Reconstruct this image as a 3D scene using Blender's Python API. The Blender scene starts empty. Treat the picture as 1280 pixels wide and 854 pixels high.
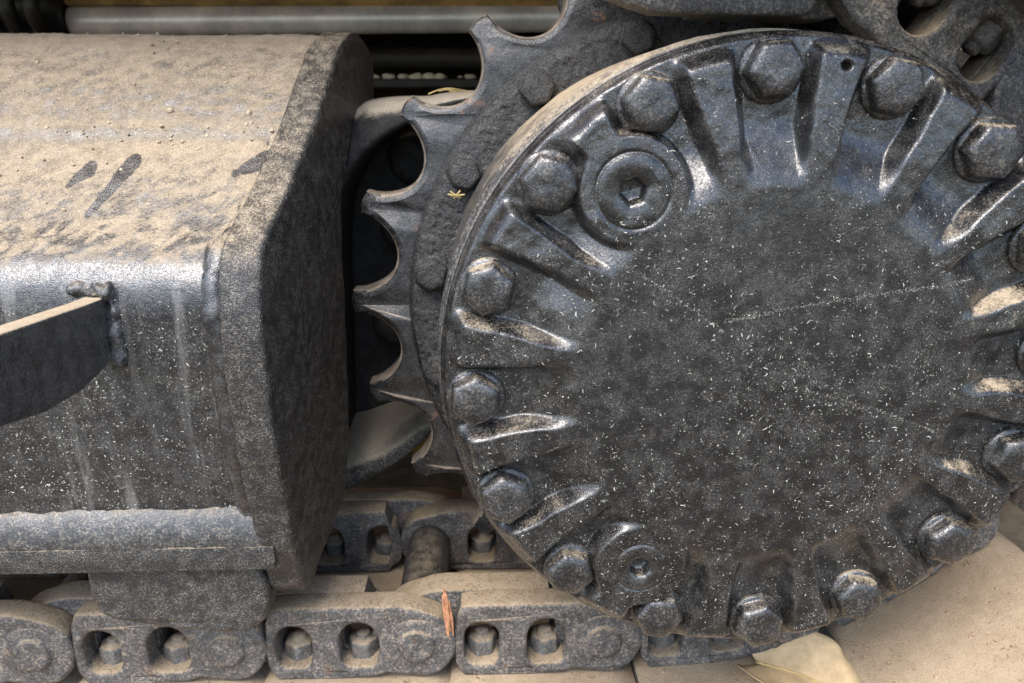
import bpy, bmesh, math, random
import numpy as np
from mathutils import Matrix, Vector, Euler

random.seed(7)
RNG = np.random.default_rng(11)
scene = bpy.context.scene
COL = scene.collection

# ------------------------------------------------------------------ camera
cam_data = bpy.data.cameras.new('camera')
cam_data.sensor_width = 36.0
cam_data.lens = 942.0 / 1280.0 * 36.0
cam_data.clip_start = 0.02
cam_data.clip_end = 500
cam_data.dof.use_dof = True
cam_data.dof.focus_distance = 0.64
cam_data.dof.aperture_fstop = 9.0
cam = bpy.data.objects.new('camera', cam_data)
COL.objects.link(cam)
CR = Vector((0.99937787, -0.03526851, 0.0))
CU = Vector((0.01018012, 0.28846662, 0.95743583))
CF = Vector((0.03376733, 0.95684019, -0.28864619))
CP = Vector((-0.2249506, -0.56571455, 0.20353439))
cam.matrix_world = Matrix(((CR.x, CU.x, -CF.x, CP.x), (CR.y, CU.y, -CF.y, CP.y), (CR.z, CU.z, -CF.z, CP.z), (0, 0, 0, 1)))
scene.camera = cam

# ------------------------------------------------------------------ sky, sun, exposure
SUN_EL, SUN_AZ = math.radians(58), math.radians(-122)   # azimuth of the sun, measured from +X towards +Y
world = bpy.data.worlds.new('World'); scene.world = world; world.use_nodes = True
wn = world.node_tree; wn.nodes.clear()
sky = wn.nodes.new('ShaderNodeTexSky'); sky.sky_type = 'NISHITA'; sky.sun_disc = False
sky.sun_elevation = SUN_EL; sky.sun_rotation = math.radians(90) - SUN_AZ
sky.air_density = 1.0; sky.dust_density = 1.6; sky.ozone_density = 1.0
bg = wn.nodes.new('ShaderNodeBackground'); bg.inputs['Strength'].default_value = 0.12
wo = wn.nodes.new('ShaderNodeOutputWorld')
wn.links.new(sky.outputs[0], bg.inputs[0]); wn.links.new(bg.outputs[0], wo.inputs[0])
sun_data = bpy.data.lights.new('sun', 'SUN'); sun_data.energy = 1.5; sun_data.angle = math.radians(42)
sun_data.color = (1.0, 0.94, 0.86)
sun = bpy.data.objects.new('sun', sun_data); COL.objects.link(sun)
sd = Vector((math.cos(SUN_EL) * math.cos(SUN_AZ), math.cos(SUN_EL) * math.sin(SUN_AZ), math.sin(SUN_EL)))
sun.rotation_euler = sd.to_track_quat('Z', 'Y').to_euler()
scene.view_settings.view_transform = 'Standard'
scene.view_settings.look = 'None'
scene.view_settings.gamma = 1.0
scene.view_settings.use_curve_mapping = False
scene.view_settings.exposure = 1.74

# ------------------------------------------------------------------ helpers
def tag(o, label=None, cat=None, group=None, kind=None):
    if label: o['label'] = label
    if cat: o['category'] = cat
    if group: o['group'] = group
    if kind: o['kind'] = kind
    return o

def empty(name, loc=(0, 0, 0)):
    o = bpy.data.objects.new(name, None); o.empty_display_size = 0.05
    o.location = loc; COL.objects.link(o); return o

def link_mesh(name, me, mat, parent=None, smooth=True):
    if mat is not None and len(me.materials) == 0: me.materials.append(mat)
    if smooth and len(me.polygons): me.polygons.foreach_set('use_smooth', [True] * len(me.polygons))
    o = bpy.data.objects.new(name, me); COL.objects.link(o)
    if parent is not None:
        o.parent = parent
        o.matrix_parent_inverse = Matrix.Translation(-parent.location)
    return o

def mesh_np(name, V, F):
    me = bpy.data.meshes.new(name)
    me.from_pydata([tuple(map(float, v)) for v in V], [], [tuple(int(i) for i in f) for f in F])
    me.update(); return me

def grid_np(name, P, wrap_u=False, wrap_v=False):
    """P: (nu, nv, 3) array of points -> quad mesh, fast"""
    nu, nv = P.shape[:2]
    iu = np.arange(nu if wrap_u else nu - 1); iv = np.arange(nv if wrap_v else nv - 1)
    A, B = np.meshgrid(iu, iv, indexing='ij'); A2 = (A + 1) % nu; B2 = (B + 1) % nv
    F = np.stack([A * nv + B, A2 * nv + B, A2 * nv + B2, A * nv + B2], -1).reshape(-1, 4)
    me = bpy.data.meshes.new(name)
    me.vertices.add(nu * nv); me.vertices.foreach_set('co', P.reshape(-1).astype(np.float32))
    n = len(F); me.loops.add(n * 4); me.loops.foreach_set('vertex_index', F.reshape(-1).astype(np.int32))
    me.polygons.add(n); me.polygons.foreach_set('loop_start', np.arange(n, dtype=np.int32) * 4)
    me.polygons.foreach_set('loop_total', np.full(n, 4, dtype=np.int32))
    me.update(calc_edges=True); me.validate(); return me

_LAT = RNG.random((256, 256))
def vn(u, v):
    u = np.asarray(u, float); v = np.asarray(v, float)
    iu = np.floor(u).astype(int); iv = np.floor(v).astype(int); fu = u - iu; fv = v - iv
    fu = fu * fu * (3 - 2 * fu); fv = fv * fv * (3 - 2 * fv)
    g = lambda a, b: _LAT[a % 256, b % 256]
    return (g(iu, iv) * (1 - fu) + g(iu + 1, iv) * fu) * (1 - fv) + (g(iu, iv + 1) * (1 - fu) + g(iu + 1, iv + 1) * fu) * fv - 0.5
def fbm(u, v, o=3):
    s = 0; a = 1.0
    for k in range(o):
        s = s + a * vn(u * 2 ** k + 17 * k, v * 2 ** k + 5 * k); a *= 0.5
    return s
def sst(x, a, b):
    t = np.clip((x - a) / (b - a), 0, 1); return t * t * (3 - 2 * t)

def curve_mesh(name, loops, thick, bevel=0.003, res=2):
    """filled 2-D outline (first loop) with holes (others), extruded in local Z, rounded edges"""
    cu = bpy.data.curves.new(name, 'CURVE'); cu.dimensions = '2D'; cu.fill_mode = 'BOTH'
    for L in loops:
        sp = cu.splines.new('POLY'); sp.points.add(len(L) - 1)
        for p, (a, b) in zip(sp.points, L): p.co = (a, b, 0, 1)
        sp.use_cyclic_u = True
    cu.extrude = max(thick / 2 - bevel, 1e-4); cu.bevel_depth = bevel; cu.bevel_resolution = res; cu.offset = -bevel
    o = bpy.data.objects.new(name, cu); COL.objects.link(o)
    dg = bpy.context.evaluated_depsgraph_get(); dg.update()
    me = bpy.data.meshes.new_from_object(o.evaluated_get(dg))
    bpy.data.objects.remove(o); bpy.data.curves.remove(cu)
    return me

def map_mesh(me, fn):
    n = len(me.vertices); a = np.empty(n * 3, np.float32); me.vertices.foreach_get('co', a)
    b = fn(a.reshape(-1, 3).astype(float)); me.vertices.foreach_set('co', np.ascontiguousarray(b, np.float32).reshape(-1)); me.update(); return me

def join_meshes(name, mes):
    V = []; F = []; o = 0
    for m in mes:
        V += [tuple(v.co) for v in m.vertices]; F += [tuple(i + o for i in p.vertices) for p in m.polygons]; o = len(V)
    me = bpy.data.meshes.new(name); me.from_pydata(V, [], F); me.update(); return me

def recalc(me):
    bm = bmesh.new(); bm.from_mesh(me); bmesh.ops.recalc_face_normals(bm, faces=bm.faces); bm.to_mesh(me); bm.free(); return me

def sharp(me, ang=40):
    me.polygons.foreach_set('use_smooth', [True] * len(me.polygons))
    me.set_sharp_from_angle(angle=math.radians(ang)); return me

def box_mesh(name, x0, x1, y0, y1, z0, z1, bev=0.003):
    bm = bmesh.new(); bmesh.ops.create_cube(bm, size=1)
    for v in bm.verts: v.co = Vector(((x0 + x1) / 2 + v.co.x * (x1 - x0), (y0 + y1) / 2 + v.co.y * (y1 - y0), (z0 + z1) / 2 + v.co.z * (z1 - z0)))
    if bev: bmesh.ops.bevel(bm, geom=list(bm.edges), offset=bev, segments=2, affect='EDGES', profile=0.6)
    me = bpy.data.meshes.new(name); bm.to_mesh(me); bm.free(); return me

def lathe_y(name, prof, n=96, a0=0, a1=2 * math.pi, noise=0.0):
    """prof: list of (r, y); revolve about the Y axis"""
    full = abs(a1 - a0 - 2 * math.pi) < 1e-6
    th = np.linspace(a0, a1, n, endpoint=not full)
    pr = np.array(prof); T, I = np.meshgrid(th, np.arange(len(pr)), indexing='ij')
    r = pr[I, 0]; y = pr[I, 1]
    if noise:
        nn = (fbm(np.cos(T) * r * 60 + 40, np.sin(T) * r * 60 + 40 + y * 60, 3) + (0.9 * fbm(np.cos(T) * r * 240 + 90, np.sin(T) * r * 240 + 90 + y * 240, 2) if n > 1000 else 0)) * noise
        y = y + nn; r = r + nn * (r > 0.01) * 0.5
    P = np.stack([r * np.cos(T), y, r * np.sin(T)], -1)
    return grid_np(name, P, wrap_u=full)

def dense(prof, step):
    out = [prof[0]]
    for a, b in zip(prof[:-1], prof[1:]):
        k = max(1, int(math.hypot(b[0] - a[0], b[1] - a[1]) / step))
        for i in range(1, k + 1): out.append((a[0] + (b[0] - a[0]) * i / k, a[1] + (b[1] - a[1]) * i / k))
    return out

def tube(name, path, rad, n=10, rough=0.0, fr=90):
    """path list of points; rad scalar or list"""
    P = np.array(path, float); m = len(P); T = np.gradient(P, axis=0); T /= np.linalg.norm(T, axis=1)[:, None] + 1e-12
    ref = np.array([0.31, 0.2, 0.93]); A = np.cross(T, ref); A /= np.linalg.norm(A, axis=1)[:, None]; B = np.cross(T, A)
    r = np.full(m, rad) if np.isscalar(rad) else np.array(rad)
    th = np.linspace(0, 2 * np.pi, n, endpoint=False)
    I, J = np.meshgrid(np.arange(m), np.arange(n), indexing='ij')
    rr = r[I]
    if rough: rr = rr * (1 + rough * 2 * fbm(P[I, 0] * fr + np.cos(th[J]) * 1.5 + 31, P[I, 2] * fr + P[I, 1] * fr + np.sin(th[J]) * 1.5 + 7, 3))
    Q = P[I] + (A[I] * np.cos(th[J])[..., None] + B[I] * np.sin(th[J])[..., None]) * rr[..., None]
    me = grid_np(name, Q, wrap_v=True)
    bm = bmesh.new(); bm.from_mesh(me); bmesh.ops.holes_fill(bm, edges=[e for e in bm.edges if e.is_boundary], sides=0)
    bmesh.ops.recalc_face_normals(bm, faces=bm.faces); bm.to_mesh(me); bm.free(); return me

# ------------------------------------------------------------------ materials
def mat_new(name):
    m = bpy.data.materials.new(name); m.use_nodes = True; nt = m.node_tree; nt.nodes.clear(); return m, nt

class G:
    """tiny node-graph helper"""
    def __init__(s, nt): s.nt = nt
    def n(s, t, **k):
        x = s.nt.nodes.new(t)
        for a, b in k.items(): setattr(x, a, b)
        return x
    def put(s, sock, v):
        if v is None: return
        if isinstance(v, bpy.types.NodeSocket): s.nt.links.new(v, sock)
        elif isinstance(v, (tuple, list)) and len(v) == 3 and sock.type == 'RGBA': sock.default_value = (*v, 1)
        else: sock.default_value = v
    def math(s, op, a, b=None, c=None, clamp=False):
        x = s.n('ShaderNodeMath', operation=op, use_clamp=clamp)
        for i, v in enumerate((a, b, c)): s.put(x.inputs[i], v)
        return x.outputs[0]
    def add(s, *a):
        r = a[0]
        for b in a[1:]: r = s.math('ADD', r, b)
        return r
    def mul(s, a, b): return s.math('MULTIPLY', a, b)
    def ss(s, x, lo, hi):
        m = s.n('ShaderNodeMapRange', interpolation_type='SMOOTHSTEP')
        s.put(m.inputs['Value'], x); s.put(m.inputs['From Min'], lo); s.put(m.inputs['From Max'], hi); return m.outputs[0]
    def noise(s, vec, scale, detail=4, rough=0.55, dist=0):
        x = s.n('ShaderNodeTexNoise'); s.put(x.inputs['Vector'], vec); s.put(x.inputs['Scale'], scale)
        s.put(x.inputs['Detail'], detail); s.put(x.inputs['Roughness'], rough); s.put(x.inputs['Distortion'], dist); return x.outputs['Fac']
    def c(s, x): return s.math('SUBTRACT', x, 0.5)
    def mix(s, f, a, b):
        x = s.n('ShaderNodeMix', data_type='RGBA'); s.put(x.inputs['Factor'], f); s.put(x.inputs['A'], a) if False else None
        s.put(x.inputs[0], f); s.put(x.inputs[6], a); s.put(x.inputs[7], b); return x.outputs[2]
    def lerp(s, f, a, b):
        x = s.n('ShaderNodeMix', data_type='FLOAT'); s.put(x.inputs[0], f); s.put(x.inputs[2], a); s.put(x.inputs[3], b); return x.outputs[0]
    def vmul(s, v, k):
        x = s.n('ShaderNodeVectorMath', operation='MULTIPLY'); s.put(x.inputs[0], v); x.inputs[1].default_value = k; return x.outputs[0]

DUST = (0.40, 0.32, 0.22)
def painted(name, base=(0.016, 0.017, 0.019), rough=0.36, up=0.55, off=-0.25, big=0.5, mid=0.35, fine=0.5,
            soft=0.35, veil=0.12, speck=0.35, bump=0.35, bscale=170, bfine=0.25, dust=DUST, streak=0.0,
            rust=0.0, splash=0.0, up_lo=0.15, up_hi=0.95, metal=0.0, ior=1.7, coat=0.6, grit=0.0, gscale=380, bdist=0.0022, patch=0.0, vary=0.0):
    m, nt = mat_new(name); g = G(nt)
    geo = g.n('ShaderNodeNewGeometry'); pos = geo.outputs['Position']
    sep = g.n('ShaderNodeSeparateXYZ'); g.put(sep.inputs[0], geo.outputs['Normal']); nz = sep.outputs['Z']
    n1 = g.noise(pos, 11, 5); n2 = g.noise(pos, 75, 5, 0.6); n3 = g.noise(pos, 520, 4, 0.65); n4 = g.noise(pos, 1500, 2, 0.5)
    upm = g.ss(nz, up_lo, up_hi)
    oi = g.n('ShaderNodeObjectInfo')
    d = g.add(g.mul(upm, up), g.mul(g.c(n1), big), g.mul(g.c(n2), mid), g.mul(g.c(n3), fine), g.mul(g.c(oi.outputs['Random']), vary), off)
    if patch:      # dust that has gathered in the pockets on one side of the round cover
        pz = g.n('ShaderNodeSeparateXYZ'); g.put(pz.inputs[0], pos); PXs, PZs = pz.outputs['X'], pz.outputs['Z']
        rad = g.math('SQRT', g.add(g.mul(PXs, PXs), g.mul(PZs, PZs)))
        zone = g.mul(g.mul(g.ss(rad, 0.140, 0.170), g.ss(rad, 0.226, 0.195)), g.mul(g.ss(PXs, 0.0, 0.13), g.ss(PZs, -0.16, 0.0)))
        smear = g.mul(g.ss(g.noise(g.vmul(pos, (1, 1, 2.2)), 16, 3, 0.6), 0.55, 0.75), 0.18)
        d = g.add(d, g.mul(zone, g.mul(g.add(n1, n2), patch)), smear)
    streakm = None
    if streak:
        st = g.noise(g.vmul(pos, (1, 1, 0.035)), 95, 4, 0.6)
        st2 = g.noise(g.vmul(pos, (1, 1, 0.02)), 30, 2, 0.5)
        streakm = g.mul(g.mul(g.ss(st, 0.47, 0.70), g.ss(st2, 0.40, 0.60)), streak * 0.30)
    if splash:
        rot = g.n('ShaderNodeVectorRotate', rotation_type='Y_AXIS'); g.put(rot.inputs['Vector'], pos); rot.inputs['Angle'].default_value = math.radians(38)
        sp = g.noise(g.vmul(rot.outputs[0], (0.38, 0.6, 1.0)), 105, 6, 0.68, 0.5)
        pz = g.n('ShaderNodeSeparateXYZ'); g.put(pz.inputs[0], pos)
        low = g.ss(pz.outputs['Z'], 0.215, 0.075)
        d = g.add(d, g.mul(g.mul(g.ss(sp, 0.42, 0.62), low), -splash), g.mul(low, -0.08))
        for (A, B, rad, k) in (((-0.564, 0.158), (-0.583, 0.118), 0.0085, 0.9), ((-0.603, 0.153), (-0.614, 0.140), 0.008, 0.75), ((-0.439, 0.161), (-0.463, 0.150), 0.009, 0.7)):
            ab = (B[0] - A[0], B[1] - A[1]); l2 = ab[0] ** 2 + ab[1] ** 2
            px = g.math('SUBTRACT', pz.outputs['X'], A[0]); pq = g.math('SUBTRACT', pz.outputs['Z'], A[1])
            t = g.math('DIVIDE', g.add(g.mul(px, ab[0]), g.mul(pq, ab[1])), l2, clamp=True)
            ddx = g.math('SUBTRACT', px, g.mul(t, ab[0])); ddz = g.math('SUBTRACT', pq, g.mul(t, ab[1]))
            dist = g.math('SQRT', g.add(g.mul(ddx, ddx), g.mul(ddz, ddz)))
            rr = g.math('SUBTRACT', rad, g.mul(t, rad * 0.6)); dist = g.add(dist, g.mul(g.c(n2), 0.004))
            d = g.add(d, g.mul(g.ss(g.math('SUBTRACT', rr, dist), -0.001, 0.002), -k))
    mask = g.ss(d, 0.0, soft)
    # base paint, faintly varied, with a thin grey veil of fine dust
    b2 = tuple(min(1, v * 1.9 + 0.006) for v in base)
    col = g.mix(g.ss(n2, 0.35, 0.7), base, b2)
    veilm = g.mul(g.ss(n3, 0.47, 0.70), veil)
    col = g.mix(veilm, col, (0.34, 0.32, 0.29))
    if streakm is not None: col = g.mix(streakm, col, (0.32, 0.31, 0.29))
    if rust:
        rn = g.noise(pos, 38, 4, 0.6)
        col = g.mix(g.mul(g.ss(rn, 0.60, 0.68), rust), col, (0.16, 0.075, 0.035))
    dcol = g.mix(n2, tuple(v * 0.78 for v in dust), tuple(min(1, v * 1.22) for v in dust))
    dcol = g.mix(g.mul(g.ss(n3, 0.5, 0.75), 0.35), dcol, (0.6, 0.52, 0.40))
    dcol = g.mix(g.mul(g.ss(n4, 0.58, 0.7), 0.35), dcol, tuple(v * 0.4 for v in dust))
    col = g.mix(mask, col, dcol)
    if grit:
        gn_ = g.noise(pos, gscale, 3, 0.75)
        gm = g.mul(g.mul(g.ss(gn_, 0.53, 0.60), g.lerp(g.ss(n2, 0.35, 0.6), 0.35, 1.0)), grit)
        col = g.mix(gm, col, tuple(min(1, v * 1.15 + 0.03) for v in dust))
        gk = g.mul(g.ss(gn_, 0.44, 0.37), grit * 0.8); col = g.mix(gk, col, (0.012, 0.012, 0.012))
    sk = g.mul(g.mul(g.ss(n4, 0.60, 0.68), g.ss(n2, 0.40, 0.62)), speck)
    col = g.mix(sk, col, (0.56, 0.54, 0.49))
    bs = g.n('ShaderNodeBsdfPrincipled'); g.put(bs.inputs['Base Color'], col)
    r = g.add(rough, g.mul(g.c(n2), 0.25), g.mul(g.c(n3), 0.6)); r = g.lerp(g.math('MAXIMUM', mask, g.mul(veilm, 0.6)), r, 0.93)
    g.put(bs.inputs['Roughness'], r); bs.inputs['Metallic'].default_value = metal
    g.put(bs.inputs['Specular IOR Level'], g.lerp(mask, 0.5, 0.06)); bs.inputs['IOR'].default_value = ior
    g.put(bs.inputs['Coat Weight'], g.mul(g.mul(g.math('SUBTRACT', 1.0, g.math('MAXIMUM', mask, veilm)), coat), g.lerp(g.ss(n3, 0.42, 0.58), 1.0, 0.25))); bs.inputs['Coat Roughness'].default_value = max(0.14, rough - 0.06); bs.inputs['Coat IOR'].default_value = 1.6
    h1 = g.noise(pos, bscale, 3, 0.5); h2 = g.noise(pos, 900, 2, 0.6)
    h = g.add(g.mul(h1, 0.6), g.mul(h2, 0.5 * bfine / 0.25), g.mul(g.mul(n3, mask), 0.25))
    bp = g.n('ShaderNodeBump'); g.put(bp.inputs['Height'], h); bp.inputs['Strength'].default_value = bump; bp.inputs['Distance'].default_value = bdist
    g.put(bs.inputs['Normal'], bp.outputs[0]); bp2 = g.n('ShaderNodeBump'); g.put(bp2.inputs['Height'], h); bp2.inputs['Strength'].default_value = bump * 0.45; bp2.inputs['Distance'].default_value = bdist; g.put(bs.inputs['Coat Normal'], bp2.outputs[0])
    out = g.n('ShaderNodeOutputMaterial'); nt.links.new(bs.outputs[0], out.inputs[0])
    return m

def plain(name, col, rough=0.6, metal=0.0, var=0.25, scale=40, bump=0.2, spec=0.4, col2=None, bdist=0.002):
    m, nt = mat_new(name); g = G(nt)
    geo = g.n('ShaderNodeNewGeometry'); pos = geo.outputs['Position']
    n1 = g.noise(pos, scale, 5, 0.6); n2 = g.noise(pos, scale * 9, 3, 0.6)
    c2 = col2 or tuple(min(1, v * (1 + var * 2)) for v in col)
    cc = g.mix(g.ss(n1, 0.3, 0.7), tuple(v * (1 - var) for v in col), c2)
    cc = g.mix(g.mul(g.ss(n2, 0.5, 0.75), 0.3), cc, c2)
    bs = g.n('ShaderNodeBsdfPrincipled'); g.put(bs.inputs['Base Color'], cc); bs.inputs['Metallic'].default_value = metal
    g.put(bs.inputs['Roughness'], g.add(rough, g.mul(g.c(n1), 0.2))); bs.inputs['Specular IOR Level'].default_value = spec
    bp = g.n('ShaderNodeBump'); g.put(bp.inputs['Height'], g.add(n1, g.mul(n2, 0.4))); bp.inputs['Strength'].default_value = bump; bp.inputs['Distance'].default_value = bdist
    g.put(bs.inputs['Normal'], bp.outputs[0])
    out = g.n('ShaderNodeOutputMaterial'); nt.links.new(bs.outputs[0], out.inputs[0]); return m

def fleck_mat(name, a, b):
    m, nt = mat_new(name); g = G(nt); geo = g.n('ShaderNodeNewGeometry')
    bs = g.n('ShaderNodeBsdfPrincipled'); bs.inputs['Roughness'].default_value = 0.9; bs.inputs['Specular IOR Level'].default_value = 0.1
    r = geo.outputs['Random Per Island']; r = g.math('POWER', r, 2.2)
    g.put(bs.inputs['Base Color'], g.mix(r, a, b))
    out = g.n('ShaderNodeOutputMaterial'); nt.links.new(bs.outputs[0], out.inputs[0]); return m

M = {}
M['cover'] = painted('black_gloss_paint', base=(0.0075, 0.0076, 0.008), rough=0.22, up=0.62, off=-0.52, big=0.7, mid=0.6, fine=1.1, soft=0.6, veil=0.06, speck=0.45, bump=0.36, bscale=230, bfine=0.3, up_lo=0.25, coat=1.0, grit=0.09, gscale=620, ior=1.5, patch=0.30)
M['bolt'] = painted('black_bolt_paint', base=(0.008, 0.0082, 0.009), rough=0.24, up=0.60, off=-0.46, big=0.5, mid=0.7, fine=0.9, soft=0.5, veil=0.08, speck=0.4, bump=0.5, bscale=190, bfine=0.3, coat=1.0, grit=0.20, gscale=420, ior=1.5, vary=0.28)
M['frame'] = painted('dusty_frame_paint', base=(0.010, 0.0105, 0.012), rough=0.25, up=1.0, off=-0.26, big=0.40, mid=0.35, fine=1.2, soft=0.85, veil=0.05, speck=0.4, bump=0.45, bscale=240, bfine=0.4, streak=1.5, splash=0.5, up_lo=0.30, up_hi=0.92, dust=(0.36, 0.285, 0.195), coat=0.9, grit=0.16, gscale=480)
M['end'] = painted('cast_end_paint', base=(0.007, 0.0072, 0.0075), rough=0.4, up=0.92, off=-0.64, big=0.5, mid=0.6, fine=1.3, soft=0.6, veil=0.14, speck=0.8, bump=0.8, bscale=210, bfine=0.5, ior=1.5, coat=0.4, up_lo=0.1, grit=0.36, gscale=560)
M['weld'] = painted('painted_weld', base=(0.018, 0.020, 0.023), rough=0.42, up=0.7, off=-0.46, big=0.6, mid=0.9, fine=1.0, soft=0.5, veil=0.2, speck=0.6, bump=0.7, bscale=180, coat=0.5, grit=0.4)
M['sprocket'] = painted('worn_sprocket_steel', base=(0.007, 0.0078, 0.0095), rough=0.26, up=0.45, off=-0.50, big=0.4, mid=0.5, fine=0.6, veil=0.10, speck=0.2, bump=0.55, bscale=120, rust=0.8, dust=(0.36, 0.30, 0.22), coat=0.35, grit=0.10, gscale=420, bdist=0.0028, ior=1.55)
M['web'] = painted('rough_cast_black', base=(0.006, 0.0065, 0.0075), rough=0.24, up=0.35, off=-0.50, big=0.4, mid=0.5, fine=0.6, veil=0.04, speck=0.25, bump=0.9, bscale=230, bfine=0.4, coat=0.4, grit=0.05, gscale=450, bdist=0.003, ior=1.6)
M['rim'] = painted('dirt_caked_rim', base=(0.015, 0.015, 0.015), up=0.8, off=-0.34, big=0.5, mid=0.6, fine=0.7, soft=0.5, veil=0.3, bump=0.6, grit=0.4)
M['link'] = painted('dusty_link_paint', base=(0.026, 0.026, 0.027), rough=0.55, up=0.95, off=-0.20, big=0.5, mid=0.6, fine=1.3, soft=0.7, veil=0.5, speck=0.7, bump=0.8, bscale=150, bfine=0.4, rust=0.5, dust=(0.35, 0.27, 0.18), coat=0.3, grit=0.6, gscale=330, vary=0.3)
M['shoe'] = painted('dirt_covered_shoe', base=(0.06, 0.055, 0.05), rough=0.7, up=1.2, off=-0.42, big=1.2, mid=0.6, fine=0.7, veil=0.5, speck=0.3, bump=0.6, bscale=520, bfine=0.7, dust=(0.41, 0.315, 0.215), coat=0, ior=1.45, grit=0.35, gscale=480, vary=0.25)
M['nut'] = painted('dusty_nut', base=(0.05, 0.05, 0.05), rough=0.6, up=0.8, off=-0.15, big=0.4, mid=0.8, fine=0.8, soft=0.5, veil=0.5, bump=0.8, bscale=140, rust=0.7, dust=(0.34, 0.27, 0.19), coat=0.2, grit=0.4, vary=0.3)
M['worn'] = painted('worn_tooth_steel', base=(0.17, 0.14, 0.11), rough=0.45, up=0.3, off=-0.35, mid=0.6, fine=0.6, soft=0.5, veil=0.2, bump=0.3, rust=0.6, coat=0, ior=1.6, metal=0.3)
M['guard'] = painted('dark_guard_paint', base=(0.006, 0.006, 0.0065), rough=0.7, up=1.6, off=-0.92, big=0.4, mid=0.5, fine=0.8, soft=0.5, veil=0.04, speck=0.2, bump=0.9, bscale=130, dust=(0.44, 0.38, 0.29), coat=0, ior=1.5, grit=0.03)
M['lobe'] = painted('dusty_lobe', base=(0.012, 0.012, 0.012), rough=0.6, up=0.9, off=-0.15, mid=0.5, fine=0.9, soft=0.7, veil=0.2, bump=0.7, coat=0, ior=1.45, dust=(0.36, 0.31, 0.235), grit=0.4)
M['bushing'] = painted('oily_bushing', base=(0.018, 0.016, 0.014), rough=0.5, up=0.6, off=-0.40, mid=0.6, fine=0.8, soft=0.6, veil=0.3, bump=0.6, coat=0.2, dust=(0.22, 0.17, 0.11))
M['bracket'] = painted('bracket_paint', base=(0.012, 0.013, 0.015), rough=0.30, up=0.95, off=-0.42, big=0.4, mid=0.5, fine=0.8, soft=0.5, veil=0.18, speck=0.3, bump=0.3, bscale=150, coat=0.6, grit=0.2)
M['chrome'] = plain('grey_steel_tube', (0.75, 0.76, 0.78), 0.42, 0.35, 0.2, 14, 0.08)
M['rail'] = plain('orange_yellow_paint', (0.62, 0.34, 0.06), 0.6, 0, 0.3, 16, 0.3)
M['beam'] = plain('dusty_ochre_paint', (0.27, 0.175, 0.07), 0.7, 0, 0.35, 16, 0.3)
M['yellow'] = plain('faded_yellow_paint', (0.50, 0.28, 0.06), 0.55, 0, 0.3, 12, 0.2)
M['darkmetal'] = plain('dark_greasy_metal', (0.022, 0.018, 0.014), 0.6, 0, 0.4, 20, 0.3)
M['rubber'] = plain('black_rubber', (0.012, 0.012, 0.013), 0.42, 0, 0.2, 30, 0.1)
M['soil'] = plain('brown_soil', (0.09, 0.075, 0.057), 0.95, 0, 0.3, 18, 0.5, 0.1, bdist=0.01)
M['bank'] = plain('pale_earth', (0.55, 0.47, 0.36), 0.95, 0, 0.2, 3, 0.5, 0.1)
M['leaf'] = plain('dry_leaf', (0.62, 0.45, 0.25), 0.6, 0, 0.12, 60, 0.25, 0.35)
M['chip'] = plain('orange_wood', (0.33, 0.165, 0.09), 0.8, 0, 0.35, 120, 0.6, 0.2)
M['straw'] = plain('straw', (0.55, 0.42, 0.18), 0.7, 0, 0.2, 100, 0.1, 0.3)
M['crumb'] = plain('soil_crumb', (0.27, 0.195, 0.125), 0.95, 0, 0.5, 300, 0.4, 0.1)
M['grit'] = plain('grit', (0.36, 0.29, 0.20), 0.95, 0, 0.4, 200, 0.4, 0.1)
M['fleck'] = fleck_mat('pale_fleck', (0.12, 0.115, 0.10), (0.72, 0.69, 0.60))

# ------------------------------------------------------------------ ground
me = grid_np('ground', np.stack(np.meshgrid(np.linspace(-60, 60, 40), np.linspace(-60, 60, 40), [-0.445], indexing='ij'), -1)[:, :, 0])
recalc(me); tag(link_mesh('ground', me, M['soil']), kind='structure')

# ------------------------------------------------------------------ track frame
def endx(y): return -0.41 + 0.125 * np.maximum(y - 0.08, 0)
tf = tag(empty('undercarriage_beam', (-0.7, 0.25, -0.212)), 'big dusty black steel track frame with sloping top and welded end plate', 'track frame')
# (y, z) section of the body, from bottom rear round the front to the rear of the top
SEC = [(0.26, -0.20), (0.082, -0.20), (0.080, -0.15), (0.074, -0.10), (0.066, 0.0), (0.064, 0.045), (0.067, 0.066), (0.078, 0.083), (0.098, 0.096), (0.125, 0.110),
       (0.165, 0.140), (0.215, 0.174), (0.224, 0.180), (0.229, 0.188), (0.240, 0.197), (0.275, 0.231), (0.325, 0.272), (0.362, 0.290), (0.39, 0.291), (0.42, 0.275), (0.445, 0.20), (0.45, -0.1)]
sec = np.array(dense(SEC, 0.004))
k = np.ones(3) / 3
for _ in range(2):
    s2 = sec.copy()
    s2[1:-1, 0] = (sec[:-2, 0] + sec[1:-1, 0] + sec[2:, 0]) / 3; s2[1:-1, 1] = (sec[:-2, 1] + sec[1:-1, 1] + sec[2:, 1]) / 3; sec = s2
xs = np.linspace(-1.25, -0.425, 260)
X, I = np.meshgrid(xs, np.arange(len(sec)), indexing='ij')
tn = np.gradient(sec, axis=0); tn /= np.linalg.norm(tn, axis=1)[:, None]; nrm = np.stack([-tn[:, 1], tn[:, 0]], -1)
s_ = np.cumsum(np.r_[0, np.linalg.norm(np.diff(sec, axis=0), axis=1)])
topm = sst(sec[I, 1], 0.17, 0.20)
dsp = fbm(X * 14 + 50, s_[I] * 14 + 50, 3) * 0.003 + fbm(X * 120 + 9, s_[I] * 120 + 3, 3) * 0.0009 * topm * 2
dsp += (np.abs(sec[I, 1] - 0.189) < 0.006) * sst(0.006 - np.abs(sec[I, 1] - 0.189), 0, 0.006) * 0.0
mx = np.where(X > -0.44, np.interp(X, [-0.44, -0.425], [0, 0]), 0)
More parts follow.
